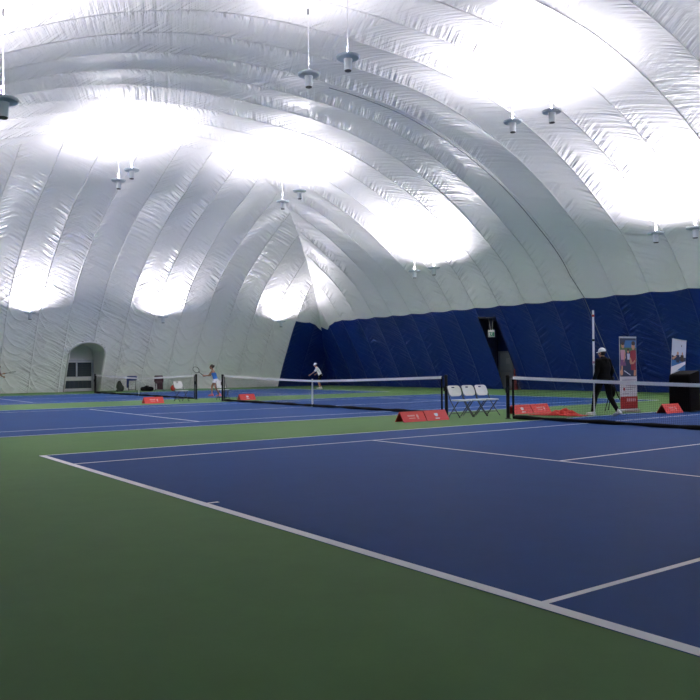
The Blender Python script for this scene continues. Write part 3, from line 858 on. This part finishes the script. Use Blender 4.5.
def hand(mb, wrist, direc, palm_n, side, curl=.5, s=1.0):
    """palm, four unequal bent fingers and a thumb leaving the side of the palm"""
    d = direc.normalized(); n = (palm_n - d*palm_n.dot(d)).normalized(); w = d.cross(n)*side
    R = Matrix((w, d, n)).transposed()
    mb.ell(wrist + d*.050*s, (.041*s, .055*s, .017*s), R)
    for k, (o, L) in enumerate(((.030, .070), (.010, .080), (-.010, .074), (-.029, .058))):
        p = wrist + d*.075*s + w*o*s; a = 0
        segs = (.45, .32, .26); r = .0092*s
        for i, q in enumerate(segs):
            a += curl*(.55 if i == 0 else .95)
            e = p + (d*math.cos(a) + n*math.sin(a))*L*s*q*1.1
            mb.capsule(p, e, r*(1-.06*i), r*(1-.06*(i+1)), 8); p = e
    p = wrist + d*.028*s + w*.032*s
    e = p + (d*.55 + w*.62 + n*.35).normalized()*.040*s; mb.capsule(p, e, .0115*s, .0105*s, 8)
    e2 = e + (d*.85 + w*.15 + n*(.3+curl*.5)).normalized()*.034*s; mb.capsule(e, e2, .0105*s, .0090*s, 8)
def head(mb, c, yaw, pitch, s=1.0):
    R = Matrix.Rotation(yaw, 3, 'Z') @ Matrix.Rotation(pitch, 3, 'X')
    q = lambda x, y, z: c + R @ V3(x*s, y*s, z*s)
    mb.ell(q(0, -.012, .028), (.074*s, .094*s, .094*s), R)
    mb.ell(q(0, .022, -.040), (.058*s, .066*s, .078*s), R)
    mb.ell(q(0, .062, -.088), (.028*s, .024*s, .022*s), R)                # chin
    mb.capsule(q(0, .088, .012), q(0, .108, -.026), .010*s, .016*s, 8)    # nose
    mb.ell(q(0, .080, -.060), (.026*s, .012*s, .010*s), R)                # mouth
    mb.ell(q(0, .078, .030), (.05*s, .014*s, .010*s), R)                  # brow
    for sx in (-1, 1): mb.ell(q(sx*.076, -.012, -.012), (.011*s, .022*s, .034*s), R)
    return q, R
def face_bits(q, R, s, par):
    for sx in (-1, 1):
        e = MB(); e.ell(q(sx*.030, .083, .006), (.012*s, .008*s, .007*s), R, 10, 6); e.build('eye', M['eye'], par, smooth=True)
    l = MB(); l.ell(q(0, .091, -.061), (.022*s, .004*s, .004*s), R, 10, 6); l.build('lips', M['shirtred'], par, smooth=True)
def limb(mb, a, b, c, r):
    mb.capsule(a, b, r[0], r[1]); mb.capsule(b, c, r[1]*1.0, r[2])
def foot(mb, ank, yaw, pitch, s=1.0, k=1.0):
    R = Matrix.Rotation(yaw, 3, 'Z') @ Matrix.Rotation(pitch, 3, 'X')
    q = lambda x, y, z: ank + R @ V3(x*s, y*s, z*s)
    mb.ell(q(0, -.03, -.045), (.040*k*s, .055*k*s, .042*k*s), R); mb.ell(q(0, .07, -.052), (.044*k*s, .095*k*s, .034*k*s), R)
    mb.ell(q(0, .145, -.060), (.042*k*s, .060*k*s, .026*k*s), R); mb.capsule(q(0, -.02, -.03), q(0, -.005, .03), .038*k*s, .036*k*s)
def shoe(par, ank, yaw, pitch, m, s=1.0):
    R = Matrix.Rotation(yaw, 3, 'Z') @ Matrix.Rotation(pitch, 3, 'X')
    b = MB(); foot(b, ank, yaw, pitch, s, 1.18)
    q = ank + R @ V3(0, .055*s, -.082*s); b.box(q, (.094*s, .30*s, .022*s), R, ch=.008)
    return flesh(b, 'shoe', m, par, .009, 3)
def cap_(par, q, R, m, s=1.0):
    b = MB(); b.ell(q(0, -.012, .052), (.084*s, .104*s, .088*s), R); 
    o = b
    c = flesh(b, 'cap', m, par, .008, 3)
    v = MB(); rings = []
    for t in range(9):
        a = -1+2*t/8; rings.append([q(a*.066, .070, .046-.012*a*a), q(a*.060, .07+.085*math.sqrt(max(.02, 1-a*a)), .030-.02*a*a), q(a*.060, .07+.085*math.sqrt(max(.02, 1-a*a)), .024-.02*a*a), q(a*.066, .070, .036-.012*a*a)])
    v.loft(rings); v.build('cap_peak', m, c, smooth=True)
    return c
def racket(mount, grip, tip_dir, face_n, label, name='tennis_racket'):
    d = tip_dir.normalized(); n = (face_n-d*face_n.dot(d)).normalized(); w = d.cross(n)
    R = Matrix((w, d, n)).transposed().to_4x4()
    t = bpy.data.objects.new(name, None); COL.objects.link(t); t.empty_display_size = .1
    t.matrix_world = Matrix.Translation(grip) @ R
    tag(t, label, 'racket')
    MB().tube([(0, -.10, 0), (0, .10, 0)], .016, 8).build('grip', M['black'], t)
    f = MB(); f.tube([(0, .10, 0), (0, .20, 0)], .011, 8)
    loop = [(.125*math.sin(2*PI*i/28), .42-.165*math.cos(2*PI*i/28), 0) for i in range(28)]
    f.tube(loop, .011, 6, closed=True); f.tube([(0, .19, 0), (-.06, .285, 0)], .009, 6); f.tube([(0, .19, 0), (.06, .285, 0)], .009, 6)
    f.build('frame', M['steel'], t, smooth=True)
    g = MB()
    for i in range(-7, 8):
        x = .0155*i; h = .165*math.sqrt(max(0, 1-(x/.125)**2)); g.tube([(x, .42-h, 0), (x, .42+h, 0)], .0012, 4)
    for i in range(-8, 9):
        y = .0185*i; h = .125*math.sqrt(max(0, 1-(y/.165)**2)); g.tube([(-h, .42+y, 0), (h, .42+y, 0)], .0012, 4)
    g.build('strings', M['rodwhite'], t)
    return t

def person(label, loc, facing, J, hd, skin, dress):
    """J: joints in metres, facing +y, right hand at +x. One continuous body, clothes as children."""
    t = thing('person', label, 'person', loc, facing-PI/2)
    s = J.get('s', 1.0)
    b = MB()
    pel, che, nk, hc = J['pelvis'], J['chest'], J['neck'], J['head']
    mid = (pel+che)/2
    eloft(b, [(pel+V3(0, 0, -.10), .10*s, .085*s), (pel, .165*s, .115*s), (mid, .135*s, .098*s), (che, .165*s, .115*s), (che.lerp(nk, .55), .165*s, .095*s), (che.lerp(nk, .85), .09*s, .07*s), (nk, .055*s, .055*s)])
    b.capsule(nk-V3(0, 0, .03), nk.lerp(hc, .6), .054*s, .050*s)
    q, R = head(b, hc, hd[0], hd[1], s)
    for k in 'LR':
        sx = -1 if k == 'L' else 1
        sh, el, wr = J['sh'+k], J['el'+k], J['wr'+k]
        b.capsule(che.lerp(nk, .6), sh, .06*s, .058*s)
        limb(b, sh, el, wr, (.050*s, .038*s, .026*s))
        dr = J.get('hd'+k, (wr-el).normalized())
        hand(b, wr, dr, J.get('hn'+k, V3(-sx, .2, 0)), J.get('hs'+k, sx), J.get('curl'+k, .5), s)
        hp, kn, an = J['hip'+k], J['kn'+k], J['an'+k]
        limb(b, hp, kn, an, (.083*s, .052*s, .036*s)); b.capsule(kn.lerp(an, .12), kn.lerp(an, .45), .052*s, .056*s)
        foot(b, an, J.get('fy'+k, 0), J.get('fp'+k, 0), s)
    body = flesh(b, 'body', skin, t, .0085, 4)
    face_bits(q, R, s, body)
    dress(t, J, q, R, s)
    return t
def torso_cloth(b, J, s, e, hem, top=.85):
    pel, che, nk = J['pelvis'], J['chest'], J['neck']; mid = (pel+che)/2
    eloft(b, [(pel+V3(0, 0, hem), .165*s+e, .118*s+e), (pel+V3(0, 0, hem*.4), .168*s+e, .12*s+e), (mid, .145*s+e, .108*s+e), (che, .172*s+e, .12*s+e), (che.lerp(nk, .55), .165*s+e, .098*s+e), (che.lerp(nk, top), .08*s+e, .07*s+e)])

# --- the man in black
ct = V3(0, 0, 0)
Jm = dict(pelvis=V3(0, -.01, .96), chest=V3(0, .0, 1.27), neck=V3(0, .015, 1.50), head=V3(0, .045, 1.645),
    shL=V3(-.185, .0, 1.43), elL=V3(-.235, .0, 1.15), wrL=V3(-.25, .09, .945), shR=V3(.185, .0, 1.43), elR=V3(.24, -.07, 1.15), wrR=V3(.25, .05, .92),
    hdL=V3(0, .75, -.65), hnL=V3(1, .15, .1), curlL=1.05, curlR=.55,
    hipL=V3(-.095, 0, .93), knL=V3(-.10, .20, .52), anL=V3(-.10, .29, .095), hipR=V3(.095, -.02, .93), knR=V3(.10, -.10, .50), anR=V3(.10, -.36, .135), fpR=rad(-18), fyL=.1)
def dress_man(t, J, q, R, s):
    b = MB(); torso_cloth(b, J, s, .028, -.10, .95)
    for k in 'LR':
        b.capsule(J['chest'].lerp(J['neck'], .6), J['sh'+k], .075, .078)
        limb(b, J['sh'+k], J['el'+k], J['el'+k].lerp(J['wr'+k], .93), (.072, .060, .046))
    b.capsule(J['neck']+V3(-.07, -.055, -.03), J['neck']+V3(.07, -.055, -.03), .052, .052); b.capsule(J['neck']+V3(-.06, -.02, .02), J['neck']+V3(.06, -.02, .02), .035, .035)
    b.capsule(J['neck']+V3(0, -.09, -.05), J['neck']+V3(0, -.11, -.12), .06, .035)
    flesh(b, 'hoodie', M['hoodie'], t, .011, 4)
    b = MB(); p = J['pelvis']
    eloft(b, [(p+V3(0, 0, -.12), .14, .11), (p+V3(0, 0, -.03), .178, .13), (p+V3(0, 0, .06), .165, .12)])
    for k in 'LR':
        limb(b, J['hip'+k], J['kn'+k], J['kn'+k].lerp(J['an'+k], .93), (.100, .075, .052))
    flesh(b, 'trousers', M['trouser'], t, .011, 4)
    shoe(t, J['anL'], .1, 0, M['shoewhite']); shoe(t, J['anR'], 0, rad(-18), M['shoewhite'])
    h = MB(); h.ell(q(0, -.022, .005), (.079, .092, .085), R); flesh(h, 'hair', M['hairdark'], t, .009, 2)
    cap_(t, q, R, M['capwhite'])
MX, MY, MF = -5.43, 14.46, rad(172)
man = person('man in black hoodie and white cap walking behind the nearest net with a white pole', (MX, MY, 0), MF, Jm, (rad(8), rad(-6)), M['skin'], dress_man)
# the pole he carries
loc = Matrix.Translation((MX, MY, 0)) @ Matrix.Rotation(MF-PI/2, 4, 'Z')
gp = loc @ V3(-.225, .150, .88)
pl = thing('pole', 'tall white pole with coloured rings held upright by the man in black', 'pole', (gp.x+.01, gp.y+.02, .0))
TL = .006
pl.rotation_euler = (0, TL, 0)
b = MB(); b.tube([(0, 0, .004), (0, 0, 1.35)], .019, 12); b.tube([(0, 0, 1.33), (0, 0, 2.74)], .027, 12); sharp(b.build('shaft', M['rodwhite'], pl))
for z, m_ in ((2.62, 'redcloth'), (1.98, 'black'), (1.40, 'ppink')):
    b = MB(); b.lathe([(.0272, z-.03), (.031, z-.025), (.031, z+.025), (.0272, z+.03)], n=12); b.build('ring', M[m_], pl)
b = MB(); b.lathe([(.012, 2.735), (.027, 2.738), (.027, 2.755), (.015, 2.765)], n=12); b.build('end_cap', M['plastic'], pl)

# --- the woman in blue
Jw = dict(s=.93, pelvis=V3(0, -.05, .82), chest=V3(0, .04, 1.08), neck=V3(0, .10, 1.28), head=V3(0, .15, 1.42),
    shL=V3(-.155, .09, 1.22), elL=V3(-.17, .24, 1.02), wrL=V3(-.10, .46, .98), shR=V3(.155, .09, 1.22), elR=V3(.20, .26, 1.0), wrR=V3(.08, .50, 1.0),
    hnL=V3(.5, 0, .8), hnR=V3(-.5, 0, .8), curlL=.6, curlR=1.0,
    hipL=V3(-.085, -.05, .80), knL=V3(-.13, -.06, .45), anL=V3(-.14, -.27, .09), hipR=V3(.085, -.03, .80), knR=V3(.13, .16, .46), anR=V3(.15, .16, .09))
def dress_woman(t, J, q, R, s):
    b = MB(); p, c, n = J['pelvis'], J['chest'], J['neck']; m = (p+c)/2
    eloft(b, [(p+V3(0, 0, .0), .165, .12), (m, .135, .105), (c, .165, .122), (c.lerp(n, .35), .15, .10)])
    for sx in (-1, 1): b.capsule(c.lerp(n, .3)+V3(sx*.09, .06, 0), c.lerp(n, .75)+V3(sx*.085, 0, .02), .018, .016); b.capsule(c.lerp(n, .75)+V3(sx*.085, 0, .02), c.lerp(n, .3)+V3(sx*.09, -.07, 0), .016, .018)
    flesh(b, 'tank_top', M['bluetop'], t, .01, 3)
    b = MB(); eloft(b, [(p+V3(0, .01, -.17), .20, .17), (p+V3(0, 0, -.09), .18, .145), (p+V3(0, 0, .03), .158, .118)])
    flesh(b, 'skirt', M['tee'], t, .011, 3)
    shoe(t, J['anL'], 0, 0, M['shoepink'], .93); shoe(t, J['anR'], 0, 0, M['shoepink'], .93)
    h = MB(); h.ell(q(0, -.026, .030), (.080, .094, .095), R); h.ell(q(0, -.125, .035), (.04, .045, .042), R); h.capsule(q(0, -.09, -.02), q(0, -.07, -.07), .035, .02)
    flesh(h, 'hair', M['hair'], t, .01, 3)
WX, WY, WF = -26.75, 14.30, rad(232)
person('woman in blue tank top and white skirt lunging with a racket behind the far nets', (WX, WY, 0), WF, Jw, (0, rad(-4)), M['skin2'], dress_woman)
Lw = Matrix.Translation((WX, WY, 0)) @ Matrix.Rotation(WF-PI/2, 4, 'Z')
racket(None, Lw @ V3(.05, .585, 1.02), (Lw.to_3x3() @ V3(-.1, .75, .62)), Lw.to_3x3() @ V3(.8, .4, .2), 'tennis racket held out in front by the woman in blue')

# --- player in white
Jp = dict(pelvis=V3(0, -.06, .88), chest=V3(0, .09, 1.16), neck=V3(0, .19, 1.37), head=V3(0, .26, 1.50),
    shL=V3(-.18, .15, 1.30), elL=V3(-.24, .36, 1.06), wrL=V3(-.20, .58, .90), shR=V3(.18, .15, 1.30), elR=V3(.26, .02, 1.05), wrR=V3(.20, .22, .92),
    curlL=.4, curlR=.8,
    hipL=V3(-.095, -.06, .86), knL=V3(-.17, .08, .48), anL=V3(-.20, -.08, .09), hipR=V3(.095, -.06, .86), knR=V3(.17, .08, .48), anR=V3(.22, -.02, .09))
def dress_white(t, J, q, R, s, top='tee', bottom='trouser', hat='capwhite', shoe_m='shoewhite'):
    b = MB(); torso_cloth(b, J, s, .022, -.06, .92)
    for k in 'LR':
        b.capsule(J['chest'].lerp(J['neck'], .6), J['sh'+k], .07, .072); b.capsule(J['sh'+k], J['sh'+k].lerp(J['el'+k], .72), .07, .062)
    flesh(b, 't_shirt', M[top], t, .012, 4)
    b = MB(); p = J['pelvis']; eloft(b, [(p+V3(0, 0, -.12), .15, .12), (p+V3(0, 0, -.02), .182, .132), (p+V3(0, 0, .05), .165, .12)])
    for k in 'LR': b.capsule(J['hip'+k], J['hip'+k].lerp(J['kn'+k], .80), .105, .088)
    flesh(b, 'shorts', M[bottom], t, .012, 3)
    for k in 'LR': shoe(t, J['an'+k], 0, 0, M[shoe_m])
    h = MB(); h.ell(q(0, -.022, .008), (.079, .092, .088), R); flesh(h, 'hair', M['hairdark'], t, .01, 2)
    if hat: cap_(t, q, R, M[hat])
person('player in white shirt, white cap and black shorts leaning forward before the blue corner', (-33.15, 25.10, 0), rad(238), Jp, (0, rad(-10)), M['skin'], dress_white)

# --- player at the left edge
Je = dict(pelvis=V3(0, -.02, .92), chest=V3(0, .03, 1.21), neck=V3(0, .07, 1.43), head=V3(0, .11, 1.57),
    shL=V3(-.18, .05, 1.36), elL=V3(-.24, .12, 1.10), wrL=V3(-.16, .32, 1.0), shR=V3(.18, .05, 1.36), elR=V3(.25, .17, 1.12), wrR=V3(.18, .40, 1.16), curlR=1.0,
    hipL=V3(-.095, -.02, .90), knL=V3(-.14, .07, .50), anL=V3(-.16, -.04, .09), hipR=V3(.095, -.02, .90), knR=V3(.14, .08, .50), anR=V3(.16, .0, .09))
EX, EY, EF = -39.0, 7.08, rad(62)
person('player in dark red shirt at the left edge, before the white end wall', (EX, EY, 0), EF, Je, (0, 0), M['skin'],
       lambda t, J, q, R, s: dress_white(t, J, q, R, s, 'shirtred', 'shirtred', None, 'shoewhite'))
Le = Matrix.Translation((EX, EY, 0)) @ Matrix.Rotation(EF-PI/2, 4, 'Z')
racket(None, Le @ V3(.16, .49, 1.18), Le.to_3x3() @ V3(0, 1, .15), Le.to_3x3() @ V3(.3, 0, 1), 'tennis racket held out by the player at the left edge')

# ------------------------------------------------------------------ camera, world, view
q7 = [6.9381, -3.4756, 1.33, 2.5302, 0.0227, -0.0098, 780.4343]
cx, cy, h, yaw, pit, rol, f = q7
fw = Vector((math.cos(yaw)*math.cos(pit), math.sin(yaw)*math.cos(pit), math.sin(pit)))
rt = Vector((math.sin(yaw), -math.cos(yaw), 0)); up = rt.cross(fw)
r2 = rt*math.cos(rol)+up*math.sin(rol); u2 = -rt*math.sin(rol)+up*math.cos(rol)
cam = bpy.data.cameras.new('camera'); co = bpy.data.objects.new('camera', cam); COL.objects.link(co)
co.matrix_world = Matrix(((r2.x, u2.x, -fw.x, cx), (r2.y, u2.y, -fw.y, cy), (r2.z, u2.z, -fw.z, h), (0, 0, 0, 1)))
cam.sensor_width = 36; cam.lens = f*36/700; cam.shift_x = 36.84/700; cam.clip_end = 300
S.camera = co
w = bpy.data.worlds.new('world'); S.world = w; w.use_nodes = True
w.node_tree.nodes['Background'].inputs['Color'].default_value = (.02, .02, .025, 1)
S.view_settings.view_transform = 'Standard'; S.view_settings.look = 'None'; S.view_settings.gamma = 1; S.view_settings.use_curve_mapping = False
S.view_settings.exposure = 1.0
S.cycles.max_bounces = 24; S.cycles.diffuse_bounces = 20
